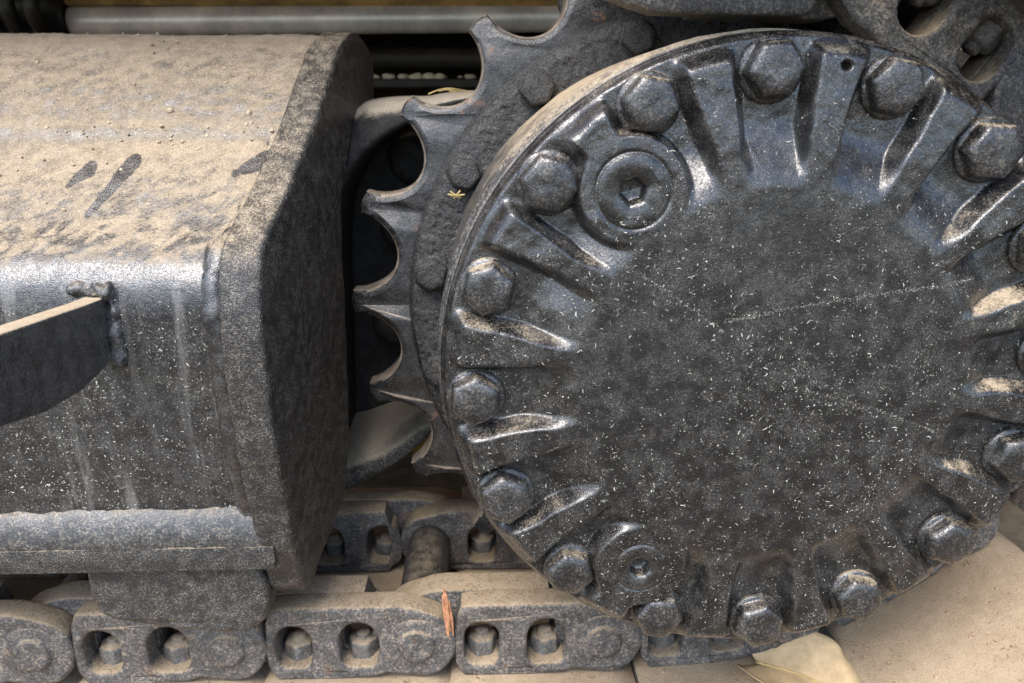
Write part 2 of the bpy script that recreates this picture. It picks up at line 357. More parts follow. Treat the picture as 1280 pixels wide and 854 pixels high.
XE = X + (endx(sec[I, 0]) - endx(0.0)) * np.interp(X, [-0.6, -0.425], [0, 1]) * ((sec[I, 1] > 0.10) & (sec[I, 0] < 0.43)) - 0.02 * ((sec[I, 0] > 0.28) & (sec[I, 1] < 0.19))
P = np.stack([XE, sec[I, 0] - nrm[I, 0] * dsp * -1, sec[I, 1] + nrm[I, 1] * dsp], -1)
me = recalc(grid_np('shell', P)); link_mesh('shell', me, M['frame'], tf)
# lower flange
me = box_mesh('lower_flange', -1.25, -0.428, 0.068, 0.26, -0.2135, -0.188, 0.004)
link_mesh('lower_flange', sharp(me), M['end'], tf)
# long weld between side and flange
pth = [(x, 0.0755 + 0.001 * float(vn(x * 25, 2)), -0.181 + 0.001 * float(vn(x * 20, 9))) for x in np.linspace(-1.25, -0.43, 200)]
me = tube('weld_bead', pth, 0.0125, 14, 0.10, 60)
def flat_weld(v):
    o = v.copy(); t = np.clip((v[:, 2] + 0.187) / 0.03, -1, 1); o[:, 2] = -0.175 + (v[:, 2] + 0.181) * 1.9; o[:, 1] = v[:, 1] + 0.006 + (v[:, 2] + 0.181) * 0.25; return o
map_mesh(me, flat_weld); link_mesh('weld_bead', me, M['weld'], tf)
# end plate: outline in (y, z), sheared so that its face turns inward
EP = [(0.078, -0.215), (0.086, -0.228), (0.090, -0.244), (0.098, -0.256), (0.112, -0.259), (0.136, -0.250), (0.18, -0.238), (0.231, -0.223), (0.262, -0.16), (0.275, -0.05), (0.28, 0.05), (0.29, 0.12),
      (0.33, 0.17), (0.40, 0.20), (0.445, 0.216), (0.452, 0.25), (0.446, 0.270), (0.43, 0.283), (0.41, 0.290), (0.385, 0.295), (0.364, 0.293), (0.34, 0.285), (0.315, 0.272), (0.261, 0.230), (0.222, 0.198), (0.19, 0.175), (0.162, 0.156),
      (0.135, 0.139), (0.112, 0.124), (0.090, 0.112), (0.073, 0.102), (0.060, 0.091), (0.051, 0.079), (0.044, 0.062), (0.040, 0.045), (0.039, 0.028), (0.040, 0.0), (0.041, -0.015), (0.046, -0.076), (0.055, -0.12), (0.065, -0.158), (0.07, -0.19)]
EPd = dense(EP + [EP[0]], 0.008)[:-1]
me = curve_mesh('end_plate', [EPd], 0.036, 0.005, 3)
map_mesh(me, lambda v: np.stack([endx(v[:, 0]) - 0.018 + v[:, 2] + fbm(v[:, 0] * 60 + 4, v[:, 1] * 60 + v[:, 2] * 50 + 9, 3) * 0.0012, v[:, 0] + 0.002 * fbm(v[:, 1] * 50 + 7, v[:, 2] * 50 + 3, 2), v[:, 1]], -1))
link_mesh('end_plate', sharp(recalc(me), 50), M['end'], tf)
# weld between body and end plate, following the front and top contour
cp = [p for p in EP if p[1] > -0.2 and not (p[0] > 0.2 and p[1] < 0.19)][::-1]
cp = np.array(dense([(y + 0.022 if z < 0.1 else y + 0.014, z if z < 0.1 else z - 0.022) for (y, z) in cp if y < 0.37], 0.003))
pth = [(float(endx(y)) - 0.042 + 0.002 * float(vn(i * 0.35, 4)), y, z) for i, (y, z) in enumerate(cp)]
link_mesh('weld_bead', tube('weld_bead', pth, 0.0125, 12, 0.12, 60), M['frame'], tf)
# foot block under the frame
FB = [(-0.618, -0.2145), (-0.470, -0.2145), (-0.452, -0.222), (-0.444, -0.240), (-0.443, -0.262), (-0.449, -0.282), (-0.463, -0.294), (-0.49, -0.297), (-0.55, -0.290), (-0.600, -0.279), (-0.613, -0.270), (-0.617, -0.25)]
me = curve_mesh('foot_block', [dense(FB + [FB[0]], 0.008)[:-1]], 0.085, 0.006, 3)
map_mesh(me, lambda v: np.stack([v[:, 0], 0.128 - v[:, 2] + 0.003 * fbm(v[:, 0] * 40 + 7, v[:, 1] * 40 + 2, 2), v[:, 1]], -1))
link_mesh('foot_block', sharp(recalc(me), 50), M['end'], tf)
# step bracket welded to the side
SB = [(0.072, 0.056), (0.041, 0.057), (-0.078, 0.065), (-0.17, 0.071), (-0.17, 0.020), (-0.13, 0.013), (-0.096, 0.006), (-0.043, -0.004), (0.009, -0.006), (0.043, -0.001), (0.072, 0.008)]
me = curve_mesh('step_bracket', [dense(SB + [SB[0]], 0.01)[:-1]], 0.019, 0.0016, 2)
map_mesh(me, lambda v: np.stack([-0.5545 + v[:, 2], v[:, 0], v[:, 1]], -1))
link_mesh('step_bracket', sharp(recalc(me), 40), M['bracket'], tf)
for pth in ([(-0.543, 0.066, z) for z in np.linspace(-0.006, 0.062, 20)], [(x, 0.066, 0.060) for x in np.linspace(-0.575, -0.540, 16)]):
    link_mesh('weld_bead', tube('weld_bead', pth, 0.0055, 8, 0.9, 120), M['weld'], tf)
# curved guard behind the sprocket: inner wall swept back, sloped front rim
GI = [(-0.215, 0.222), (-0.266, 0.214), (-0.302, 0.198), (-0.348, 0.176), (-0.380, 0.146), (-0.400, 0.105), (-0.408, 0.03), (-0.410, -0.06), (-0.414, -0.15), (-0.418, -0.24)]
GI = np.array(dense(GI, 0.006)); 
for _ in range(26): GI[1:-1] = (GI[:-2] + GI[1:-1] + GI[2:]) / 3
go = np.gradient(GI, axis=0); go /= np.linalg.norm(go, axis=1)[:, None]; gn = np.stack([go[:, 1], -go[:, 0]], -1)  # points away from the axis
gn *= np.where((gn * GI).sum(1) > 0, 1, -1)[:, None]
wid = np.interp(np.arange(len(GI)) / len(GI), [0, 0.12, 0.22, 0.32, 0.5, 0.65, 1], [0.010, 0.022, 0.050, 0.055, 0.03, 0.02, 0.012])
rings = []
for (dy, k) in ((0.50, 0.0), (0.42, 0.0), (0.36, 0.0), (0.338, 0.0), (0.332, 0.05), (0.330, 0.15), (0.334, 0.35), (0.345, 0.65), (0.365, 0.9), (0.40, 1.0), (0.44, 1.02), (0.50, 1.02)):
    q = GI + gn * (wid * k)[:, None]
    rings.append(np.stack([q[:, 0], np.full(len(q), dy) + 0.003 * fbm(q[:, 0] * 40 + 3, q[:, 1] * 40 + k * 5, 2), q[:, 1]], -1))
me = grid_np('sprocket_guard', np.stack(rings, 1)); link_mesh('sprocket_guard', recalc(me), M['guard'], tf)
lb = np.array(dense([(-0.445, -0.279), (-0.402, -0.263), (-0.360, -0.240), (-0.325, -0.214), (-0.298, -0.190), (-0.280, -0.168)], 0.006))
rows = []
for u in np.linspace(0, 1, 26):                         # convex dusty lobe: from its lower front edge up and back
    a = u * math.pi * 0.62 - 0.35
    yy = 0.375 - 0.052 * math.cos(a) + 0.10 * max(0, u - 0.45); hgt = 0.034 * (math.sin(a) + math.sin(0.35)) * np.interp(lb[:, 0], [-0.42, -0.28], [1.15, 0.55])
    rows.append(np.stack([lb[:, 0], np.full(len(lb), yy) + 0.003 * fbm(lb[:, 0] * 50, lb[:, 0] * 0 + u * 4, 2), lb[:, 1] + hgt], -1))
rows.append(rows[-1] + np.array([0, 0.075, 0.012]))
rows.insert(0, np.stack([lb[:, 0], np.full(len(lb), 0.46), lb[:, 1] + 0.004], -1))
link_mesh('guard_lobe', recalc(grid_np('guard_lobe', np.stack(rows, 1))), M['lobe'], tf)
# back wall of the guard
bw = curve_mesh('guard_back_wall', [[tuple(p) for p in GI] + [(-0.36, -0.205), (-0.30, -0.17), (-0.2, -0.1), (-0.16, 0.1)]], 0.02, 0.002, 1)
map_mesh(bw, lambda v: np.stack([v[:, 0], 0.47 + v[:, 2], v[:, 1]], -1)); link_mesh('guard_back_wall', sharp(recalc(bw)), M['guard'], tf)
for (x, z, r) in ((-0.315, 0.15, 0.035), (-0.335, 0.06, 0.03), (-0.345, -0.07, 0.038)):
    me = lathe_y('case_boss', dense([(0.001, 0.425), (r * 0.6, 0.425), (r * 0.9, 0.432), (r, 0.445), (r * 1.1, 0.462)], 0.008), 28, noise=0.006)
    o = link_mesh('case_boss', recalc(me), M['guard'], tf); o.location = (x, 0, z)

ic = bmesh.new(); bmesh.ops.create_icosphere(ic, subdivisions=1, radius=1); iv = np.array([v.co[:] for v in ic.verts]); fi = np.array([[v.index for v in f.verts] for f in ic.faces]); ic.free()
V = []; F = []; o_ = 0
for k in range(620):
    y = float(RNG.normal(0.227, 0.004)) if k < 150 else float(RNG.uniform(0.12, 0.38)); y = min(max(y, 0.10), 0.385)
    x = float(RNG.uniform(-0.95, -0.43)); z = float(np.interp(y, [p[0] for p in SEC[9:18]], [p[1] for p in SEC[9:18]]))
    r = 0.0005 + 0.0022 * float(RNG.random()) ** 4
    q = iv * (r * RNG.uniform(0.6, 1.3, 3)) * (1 + 0.3 * RNG.uniform(-1, 1, (len(iv), 1)))
    V.append(q + (x, y, z + r * 0.3)); F.append(fi + o_); o_ += len(iv)
tag(link_mesh('grit', mesh_np('grit', np.concatenate(V), np.concatenate(F)), M['grit'], tf), kind='stuff')

# ------------------------------------------------------------------ final drive
fd = tag(empty('final_drive', (0, 0.05, -0.262)), 'round black final drive cover with a ring of hex bolts and two plugs', 'final drive')
PH = 1.6407; NB = 16; RB = 0.235; HT = 0.0195; Y0 = 0.0115
BA = [PH - i * 2 * math.pi / NB for i in range(NB)]
PLUG = [(math.radians(127.75), 0.189, 0.027), (math.radians(-119.4), 0.194, 0.0215)]
PX = [(r * math.cos(a), r * math.sin(a), s) for a, r, s in PLUG]
VENT = (0.0335, 0.237)
def cover_h(x, z):
    r = np.hypot(x, z); a = np.arctan2(z, x)
    da = (a - PH + math.pi / NB) % (2 * math.pi / NB) - math.pi / NB
    s = np.abs(da) * r
    wob = fbm(x * 35 + 30, z * 35 + 30, 2) * 0.004
    hw = np.interp(r, [0.15, 0.19, 0.235, 0.262], [0.0185, 0.0225, 0.0270, 0.0290]) + wob
    pocket = 1 - sst(s, hw - 0.0040, hw + 0.0065)
    ramp = sst(r + wob, 0.150, 0.200)
    cut = pocket * ramp
    for (px, pz, ps) in PX:
        dd = np.hypot(x - px, z - pz); cut = cut * sst(dd, 0.035 + ps * 0.12, 0.043 + ps * 0.12)
    rib = HT * (1 - 0.16 * sst(r, 0.18, 0.245))
    endr = sst(r + wob * 0.6, 0.239, 0.2575)
    h = rib * (1 - cut) * (1 - endr * endr)
    h = h + 0.0022 * sst(0.02 - np.abs(s - 0.021), 0.012, 0.02) * cut * 0
    h = h - 0.008 * sst(r, 0.2555, 0.2625) ** 2
    for (px, pz, ps) in PX:
        dd = np.hypot(x - px, z - pz)
        h = h - 0.0013 * np.exp(-((dd - ps - 0.0012) / 0.0012) ** 2)
        h = h - 0.022 * (1 - sst(dd, ps * 0.62, ps * 0.68))
    dv = np.hypot(x - VENT[0], z - VENT[1]); h = h - 0.016 * (1 - sst(dv, 0.0026, 0.0040))
    h = h + fbm(x * 70 + 60, z * 70 + 60, 3) * 0.0011 * sst(r, 0.12, 0.2) + fbm(x * 22 + 11, z * 22 + 60, 2) * 0.0009
    return h
rs = np.r_[np.linspace(0.0005, 0.14, 36)[:-1], np.linspace(0.14, 0.2625, 136)]
th = np.linspace(0, 2 * np.pi, 1300, endpoint=False)
TT, RR = np.meshgrid(th, rs, indexing='ij'); CX = RR * np.cos(TT); CZ = RR * np.sin(TT)
CY = Y0 - cover_h(CX, CZ)
P = np.stack([CX, CY, CZ], -1)
tail = []
for (r, y) in ((0.2632, 0.026), (0.2632, 0.033), (0.2620, 0.0345)):
    tail.append(np.stack([r * np.cos(th), np.full_like(th, y), r * np.sin(th)], -1)[:, None])
P = np.concatenate([P] + tail, 1)
me = grid_np('cover', P, wrap_u=True); link_mesh('cover', recalc(me), M['cover'], fd)
# gear-case flange behind the cover, caked with dirt
prof = dense([(0.18, 0.036), (0.2630, 0.036), (0.2650, 0.038), (0.2650, 0.050), (0.2635, 0.052), (0.2640, 0.056), (0.2675, 0.058), (0.2675, 0.074), (0.2660, 0.077), (0.2670, 0.081), (0.2680, 0.12), (0.2685, 0.24)], 0.004)
link_mesh('case_flange', recalc(lathe_y('case_flange', prof, 400, noise=0.0022)), M['rim'], fd)

def hex_bolt(name, R=0.0245, H=0.0185, washer=True, n=60, dome=0.25, rec=None):
    th = np.linspace(0, 2 * np.pi, n, endpoint=False)
    ap = np.cos(np.pi / 6) / np.cos((th % (np.pi / 3)) - np.pi / 6)          # hexagon radius factor
    hexf = 0.25 + 0.75 * ap
    rows = []
    def row(f, h, hx): rows.append((f * (hx * hexf + (1 - hx)) * R, h))
    prof = []
    if washer: prof += [(1.16, 0.0, 0), (1.16, 0.0022, 0), (1.13, 0.0034, 0), (1.04, 0.0042, 0.4)]
    prof += [(1.0, 0.0048, 0.9), (1.0, H * 0.45, 0.95), (0.99, H * 0.64, 0.95), (0.955, H * 0.79, 0.9), (0.88, H * 0.91, 0.7), (0.77, H * 0.98, 0.35), (0.55, H * 1.02, 0), (0.28, H * 1.03, 0), (0.004, H * 1.03, 0)]
    P = np.zeros((n, len(prof), 3))
    for j, (f, h, hx) in enumerate(prof):
        r = f * R * (hx * ap * 1.04 + (1 - hx) * 0.96)
        P[:, j, 0] = r * np.cos(th); P[:, j, 2] = r * np.sin(th); P[:, j, 1] = -h
    nn = fbm(P[:, :, 0] * 130 + 20, P[:, :, 2] * 130 + 20, 3) * 0.0011
    P[:, :, 1] -= nn
    return recalc(grid_np(name, P, wrap_u=True))
bolt_me = [hex_bolt('bolt', R=0.0214), hex_bolt('bolt', R=0.0209, H=0.0175), hex_bolt('bolt', R=0.0220, H=0.0185)]
for b in bolt_me: b.materials.append(M['bolt'])
for i, a in enumerate(BA):
    o = link_mesh('bolt', bolt_me[i % 3], None, fd)
    o.location = (RB * math.cos(a), Y0 - 0.0005, RB * math.sin(a)); o.rotation_euler = (random.uniform(-.03, .03), random.uniform(0, 6.28), random.uniform(-.03, .03))
# plugs with a socket
def plug_mesh(name, R, rr, sides, depth):
    n = 72; th = np.linspace(0, 2 * np.pi, n, endpoint=False)
    ap = np.cos(np.pi / sides) / np.cos((th % (2 * np.pi / sides)) - np.pi / sides)
    prof = [(R * 1.0, -0.004, 0), (R * 1.0, -0.0006, 0), (R * 0.96, 0.0004, 0), (R * 0.75, 0.0005, 0), (rr * 1.3, 0.0003, 0.2), (rr * 1.06, -0.0014, 0.9), (rr, -0.003, 1), (rr * 0.97, -depth, 1), (rr * 0.6, -depth - 0.001, 1), (0.0005, -depth - 0.001, 1)]
    P = np.zeros((n, len(prof), 3))
    for j, (r, h, hx) in enumerate(prof):
        q = r * (hx * ap * 1.05 + 1 - hx); P[:, j, 0] = q * np.cos(th); P[:, j, 2] = q * np.sin(th); P[:, j, 1] = -h
    P[:, :, 1] -= fbm(P[:, :, 0] * 150 + 20, P[:, :, 2] * 150 + 20, 2) * 0.0007
    return recalc(grid_np(name, P, wrap_u=True))
for (px, pz, s), sides, rr in zip(PX, (6, 8), (0.0098, 0.0085)):
    o = link_mesh('plug', plug_mesh('plug', s, rr, sides, 0.012), M['cover'], fd)
    o.location = (px, Y0 - HT * 0.97, pz); o.rotation_euler[1] = random.uniform(0, 1)

# pale flecks of chipped dirt stuck on painted faces
def flecks(name, pts, nrm_fn, parent, smin=0.0007, smax=0.0050, w=0.00027, horiz=0.0, mat='fleck'):
    V = []; F = []
    for p in pts:
        n = nrm_fn(p); n = n / np.linalg.norm(n)
        t1 = np.cross(n, [0, 0, 1.0]); t1 /= np.linalg.norm(t1); t2 = np.cross(n, t1)
        L = smin + (smax - smin) * random.random() ** 4.5; ang = random.uniform(0, math.pi) if random.random() > horiz else random.gauss(0, 0.3)
        bend = random.uniform(-2.8, 2.8); ww = w * random.uniform(0.55, 1.5); q = np.array(p, float) - n * 0; k = 4; pos = q + n * 0.00045
        o = len(V)
        for i in range(k):
            a = ang + bend * (i / (k - 1) - .5); d = t1 * math.cos(a) + t2 * math.sin(a); sd_ = t2 * math.cos(a) - t1 * math.sin(a)
            tw = ww * (0.35 if i in (0, k - 1) else 1)
            V += [pos + sd_ * tw, pos - sd_ * tw]; pos = pos + d * L / (k - 1)
        for i in range(k - 1): F.append((o + 2 * i, o + 2 * i + 1, o + 2 * i + 3, o + 2 * i + 2))
    o = link_mesh(name, mesh_np(name, V, F), M[mat], parent); tag(o, kind='stuff'); return o
pts = []
while len(pts) < 5000:
    x, z = random.uniform(-.26, .26), random.uniform(-.26, .26)
    if x * x + z * z > 0.252 ** 2: continue
    if random.random() > 0.45 - z * 1.3 + 1.1 * float(vn(x * 25 + 9, z * 25 + 9)) + 0.9 * float(vn(x * 9 + 40, z * 9 + 9)): continue
    pts.append((x, z))
# scratches: dense trails of the same flecks
def trail(a, b, n, w):
    out = []
    for i in range(n):
        t = random.random(); out.append((a[0] + (b[0] - a[0]) * t + random.gauss(0, w), a[1] + (b[1] - a[1]) * t + random.gauss(0, w) + 0.003 * math.sin(t * 3)))
    return out
sc_pts = trail((-0.04, 0.050), (0.16, 0.080), 520, 0.0009) + trail((0.0, 0.10), (0.075, 0.125), 60, 0.0006) + trail((-0.10, -0.02), (-0.02, -0.075), 60, 0.0007) + trail((0.02, -0.005), (0.14, -0.045), 220, 0.0009) + trail((-0.13, 0.10), (-0.04, 0.04), 220, 0.0009) + trail((0.045, -0.02), (0.085, -0.028), 60, 0.0008) + trail((0.12, 0.04), (0.12, 0.0), 120, 0.006)
ax, az = np.array([p[0] for p in pts]), np.array([p[1] for p in pts]); hh = cover_h(ax, az); e = 0.0006
gx = (cover_h(ax + e, az) - hh) / e; gz = (cover_h(ax, az + e) - hh) / e
ok = (np.abs(gx) < 0.8) & (np.abs(gz) < 0.8)
NR = {}
P3 = []
for x, z, h, a, b, k in zip(ax, az, hh, gx, gz, ok):
    if k: p = (x, Y0 - h, z); NR[p] = np.array([-a, -1.0, -b]); P3.append(p)
flecks('dust_flecks', P3, lambda p: NR[p], fd)
sx, sz = np.array([p[0] for p in sc_pts]), np.array([p[1] for p in sc_pts]); sh = cover_h(sx, sz)
flecks('scratch_flecks', [(x, Y0 - h, z) for x, z, h in zip(sx, sz, sh)], lambda p: np.array([0, -1.0, 0]), fd, 0.0006, 0.0020, 0.00017)
def specks(name, pts, nrms, parent, r0=0.00022, r1=0.0006):
    P = np.array(pts); N = np.array(nrms); N = N / np.linalg.norm(N, axis=1)[:, None]; n = len(P)
    t1 = np.cross(N, np.array([0.1, 0.2, 1.0])); t1 /= np.linalg.norm(t1, axis=1)[:, None]; t2 = np.cross(N, t1)
    a = RNG.random(n) * 6.28; r = r0 + (r1 - r0) * RNG.random(n) ** 3; el = 0.4 + RNG.random(n) * 0.9
    u = (t1 * np.cos(a)[:, None] + t2 * np.sin(a)[:, None]) * (r * (1 + el))[:, None]; v = (t2 * np.cos(a)[:, None] - t1 * np.sin(a)[:, None]) * r[:, None]
    P = P + N * 0.00035; V = np.stack([P + u, P + v, P - u, P - v], 1).reshape(-1, 3)
    o = link_mesh(name, mesh_np(name, V, np.arange(4 * n).reshape(-1, 4)), M['fleck'], parent); tag(o, kind='stuff'); return o
qx = RNG.uniform(-.258, .258, 60000); qz = RNG.uniform(-.258, .258, 60000); kk = (np.hypot(qx, qz) < 0.256) & (RNG.random(60000) < 0.55 + 1.4 * vn(qx * 22 + 70, qz * 22 + 70) + 1.2 * vn(qx * 8 + 20, qz * 8 + 70) - qz * 0.8)
qx, qz = qx[kk][:3600], qz[kk][:3600]; qh = cover_h(qx, qz); g1 = (cover_h(qx + e, qz) - qh) / e; g2 = (cover_h(qx, qz + e) - qh) / e
specks('dust_specks', np.stack([qx, Y0 - qh, qz], -1), np.stack([-g1, -np.ones_like(g1), -g2], -1), fd)
# flecks on the frame side and on the end plate
def side_y(z): return np.interp(z, [-0.15, -0.10, 0.0, 0.045], [0.080, 0.074, 0.066, 0.064])
fp = []
for _ in range(1500):
    z = random.uniform(-0.15, 0.05); x = random.uniform(-0.72, -0.455); fp.append((x, float(side_y(z)) - 0.0016, z))
flecks('dust_flecks', fp, lambda p: np.array([0, -1.0, 0]), tf, 0.0008, 0.0045, 0.0003, horiz=0.5)

fz = RNG.uniform(-0.15, 0.055, 3500); fx = RNG.uniform(-0.74, -0.455, 3500)
specks('dust_specks', np.stack([fx, side_y(fz) - 0.0016, fz], -1), np.tile([0, -1.0, 0], (3500, 1)), tf)
ez = RNG.uniform(-0.2, 0.15, 2600); ey = RNG.uniform(0.06, 0.26, 2600) + np.maximum(ez - 0.08, 0) * 0.9
specks('dust_specks', np.stack([endx(ey) + 0.0006, ey, ez], -1), np.tile([1.0, -0.125, 0], (2600, 1)), tf)

# ------------------------------------------------------------------ drive sprocket
ds = tag(empty('drive_sprocket', (0, 0.26, -0.372)), 'toothed black drive sprocket behind the round bolted cover', 'sprocket')
NT = 21; A0 = math.radians(171.0 - 360.0 / NT * 0.5)
half = math.pi / NT; RT = 0.3735; RC = 0.0412; RCc = 0.3735
outl = []
hc = RT * math.sin(half)
for t in range(NT):
    am = A0 + (2 * t + 1) * half                        # valley direction
    cx, cz = RCc * math.cos(am), RCc * math.sin(am); tx, tz = -math.sin(am), math.cos(am)
    for j in range(19):
        ph = -math.pi / 2 * 0.97 + math.pi * 0.97 * j / 18
        s = RC * math.sin(ph) * (1.0 + 0.06 * (abs(math.sin(ph)) ** 6)); d = -0.0475 * math.cos(ph)
        outl.append((cx + tx * s + math.cos(am) * d, cz + tz * s + math.sin(am) * d))
    at = am + half                                      # rounded tip
    w = hc - RC * 1.06; w = max(w, 0.002)
    for j in range(1, 6):
        ph = -math.pi / 2 + math.pi * j / 6
        outl.append(((RT - 0.004 + 0.006 * math.cos(ph)) * math.cos(at) - math.sin(at) * w * math.sin(ph), (RT - 0.004 + 0.006 * math.cos(ph)) * math.sin(at) + math.cos(at) * w * math.sin(ph)))
inner = [(0.285 * math.cos(a), 0.285 * math.sin(a)) for a in np.linspace(0, 2 * math.pi, 90, endpoint=False)]
me = curve_mesh('toothed_rim', [outl, inner], 0.052, 0.0080, 3)
map_mesh(me, lambda v: np.stack([v[:, 0], 0.276 - v[:, 2] * (1 - 0.35 * sst(np.hypot(v[:, 0], v[:, 1]), 0.335, 0.372)) + 0.0015 * fbm(v[:, 0] * 50, v[:, 1] * 50, 2), v[:, 1]], -1))
recalc(me); me.materials.append(M['sprocket']); me.materials.append(M['worn'])
for p in me.polygons:
    if abs(p.normal.y) < 0.62 and p.center.x ** 2 + p.center.z ** 2 > 0.30 ** 2: p.material_index = 1
link_mesh('toothed_rim', sharp(me, 55), M['sprocket'], ds)
prof = dense([(0.20, 0.236), (0.268, 0.234), (0.296, 0.233), (0.304, 0.236), (0.308, 0.243), (0.3105, 0.254), (0.314, 0.264), (0.322, 0.268)], 0.0012)
link_mesh('web', recalc(lathe_y('web', prof, 1500, noise=0.0018)), M['web'], ds)
sb = [hex_bolt('bolt', R=0.0178, H=0.017, washer=True, n=40), hex_bolt('bolt', R=0.0172, H=0.015, washer=True, n=40)]
for b in sb: b.materials.append(M['web'])
for i in range(16):
    a = math.radians(127 + 22.5 * i); o = link_mesh('bolt', sb[i % 2], None, ds)
    o.location = (0.2855 * math.cos(a), 0.236, 0.2855 * math.sin(a)); o.rotation_euler = (0, random.uniform(0, 6), 0)

# ------------------------------------------------------------------ track chain
PIT = 0.2045
def arc(cx, cz, r, a0, a1, n):
    return [(cx + r * math.cos(math.radians(a0 + (a1 - a0) * i / (n - 1))), cz + r * math.sin(math.radians(a0 + (a1 - a0) * i / (n - 1)))) for i in range(n)]
def window(cx, w, z0, z1):
    return [(cx - w, z0 + 0.010), (cx - w + 0.004, z0 + 0.003), (cx - w + 0.010, z0), (cx + w - 0.010, z0), (cx + w - 0.004, z0 + 0.003), (cx + w, z0 + 0.010)] + arc(cx, z1 - w * 0.9, w, 0, 180, 11)
W1, W2 = 0.071, 0.142
wins = [window(W1, 0.0195, -0.028, 0.024), window(W2, 0.0215, -0.028, 0.026)]
pad = [(0.046, -0.036), (0.052, -0.043), (0.115, -0.044), (0.150, -0.043), (0.162, -0.040), (0.172, -0.036)] + arc(0.2045, 0.0, 0.043, -100, 62, 16) + [(0.205, 0.044), (0.185, 0.049), (0.06, 0.049), (0.049, 0.046), (0.043, 0.030), (0.041, 0.0), (0.042, -0.025)]
back = arc(0.0, 0.0, 0.040, 100, 255, 14) + [(0.02, -0.042), (0.150, -0.042), (0.157, 0.0), (0.153, 0.030), (0.146, 0.048), (0.03, 0.0485), (0.015, 0.046)]
m1 = curve_mesh('p', [pad] + wins, 0.030, 0.0045, 3); map_mesh(m1, lambda v: np.stack([v[:, 0], 0.143 - v[:, 2], v[:, 1]], -1))
m2 = curve_mesh('p', [back] + wins, 0.036, 0.003, 2); map_mesh(m2, lambda v: np.stack([v[:, 0], 0.174 - v[:, 2], v[:, 1]], -1))
plate_near = sharp(recalc(join_meshes('link_plate', [m1, m2])), 50)
map_mesh(plate_near, lambda v: v + np.stack([0 * v[:, 0], 0.004 * fbm(v[:, 0] * 35 + 5, v[:, 2] * 35 + 5, 2), 0 * v[:, 0]], -1))
plate_near.materials.append(M['link'])
plate_far = plate_near.copy(); map_mesh(plate_far, lambda v: np.stack([v[:, 0], 0.522 - v[:, 1], v[:, 2]], -1)); recalc(plate_far)
bush_me = recalc(lathe_y('bushing', dense([(0.001, 0.185), (0.027, 0.185), (0.028, 0.188), (0.028, 0.335), (0.001, 0.336)], 0.02), 32)); bush_me.materials.append(M['bushing'])
pin_me = recalc(lathe_y('pin', dense([(0.0005, 0.1225), (0.0165, 0.1225), (0.0190, 0.1235), (0.0198, 0.1262), (0.0225, 0.1272), (0.0290, 0.1262), (0.0325, 0.1275), (0.0350, 0.1320), (0.0360, 0.145)], 0.004), 36, noise=0.0012)); pin_me.materials.append(M['link'])
def nut_mesh():
    n = 36; th = np.linspace(0, 2 * np.pi, n, endpoint=False); ap = np.cos(np.pi / 6) / np.cos((th % (np.pi / 3)) - np.pi / 6)
    prof = [(0.0165, 0.0, 1), (0.0165, 0.016, 1), (0.0155, 0.020, .7), (0.0115, 0.0215, 0), (0.0085, 0.0215, 0), (0.0080, 0.0255, 0), (0.006, 0.0268, 0), (0.0003, 0.0268, 0)]
    P = np.zeros((n, len(prof), 3))
    for j, (r, h, hx) in enumerate(prof):
        q = r * (hx * ap * 1.06 + 1 - hx); P[:, j, 0] = q * np.cos(th); P[:, j, 1] = q * np.sin(th); P[:, j, 2] = h
    P[:, :, 2] += fbm(P[:, :, 0] * 150 + 9, P[:, :, 1] * 150 + 9, 2) * 0.0015
    return recalc(grid_np('nut', P, wrap_u=True))
nut_me = nut_mesh(); nut_me.materials.append(M['nut'])
# shoe: flat pad with bent leading and trailing lips and a grouser below
sp = [(0.036, -0.0465), (0.050, -0.0440), (0.110, -0.0435), (0.195, -0.0440), (0.222, -0.0475), (0.2425, -0.055), (0.2425, -0.064), (0.215, -0.058), (0.19, -0.058), (0.182, -0.085), (0.172, -0.085), (0.165, -0.058), (0.05, -0.058), (0.036, -0.058)]
spd = np.array(dense(sp + [sp[0]], 0.006)[:-1]); ys = np.linspace(-0.09, 0.575, 90)
YY, II = np.meshgrid(ys, np.arange(len(spd)), indexing='ij')
tp = (spd[II, 1] > -0.0565)
P = np.stack([spd[II, 0], YY, spd[II, 1] + tp * (fbm(spd[II, 0] * 45 + 9, YY * 45 + 30, 4) * 0.0016 + fbm(spd[II, 0] * 18 + 60, YY * 18 + 30, 2) * 0.004)], -1)
me = grid_np('shoe', P, wrap_v=True); bm = bmesh.new(); bm.from_mesh(me); bmesh.ops.holes_fill(bm, edges=[e_ for e_ in bm.edges if e_.is_boundary], sides=0); bmesh.ops.recalc_face_normals(bm, faces=bm.faces); bm.to_mesh(me); bm.free()
shoe_me = sharp(me, 45); shoe_me.materials.append(M['shoe'])

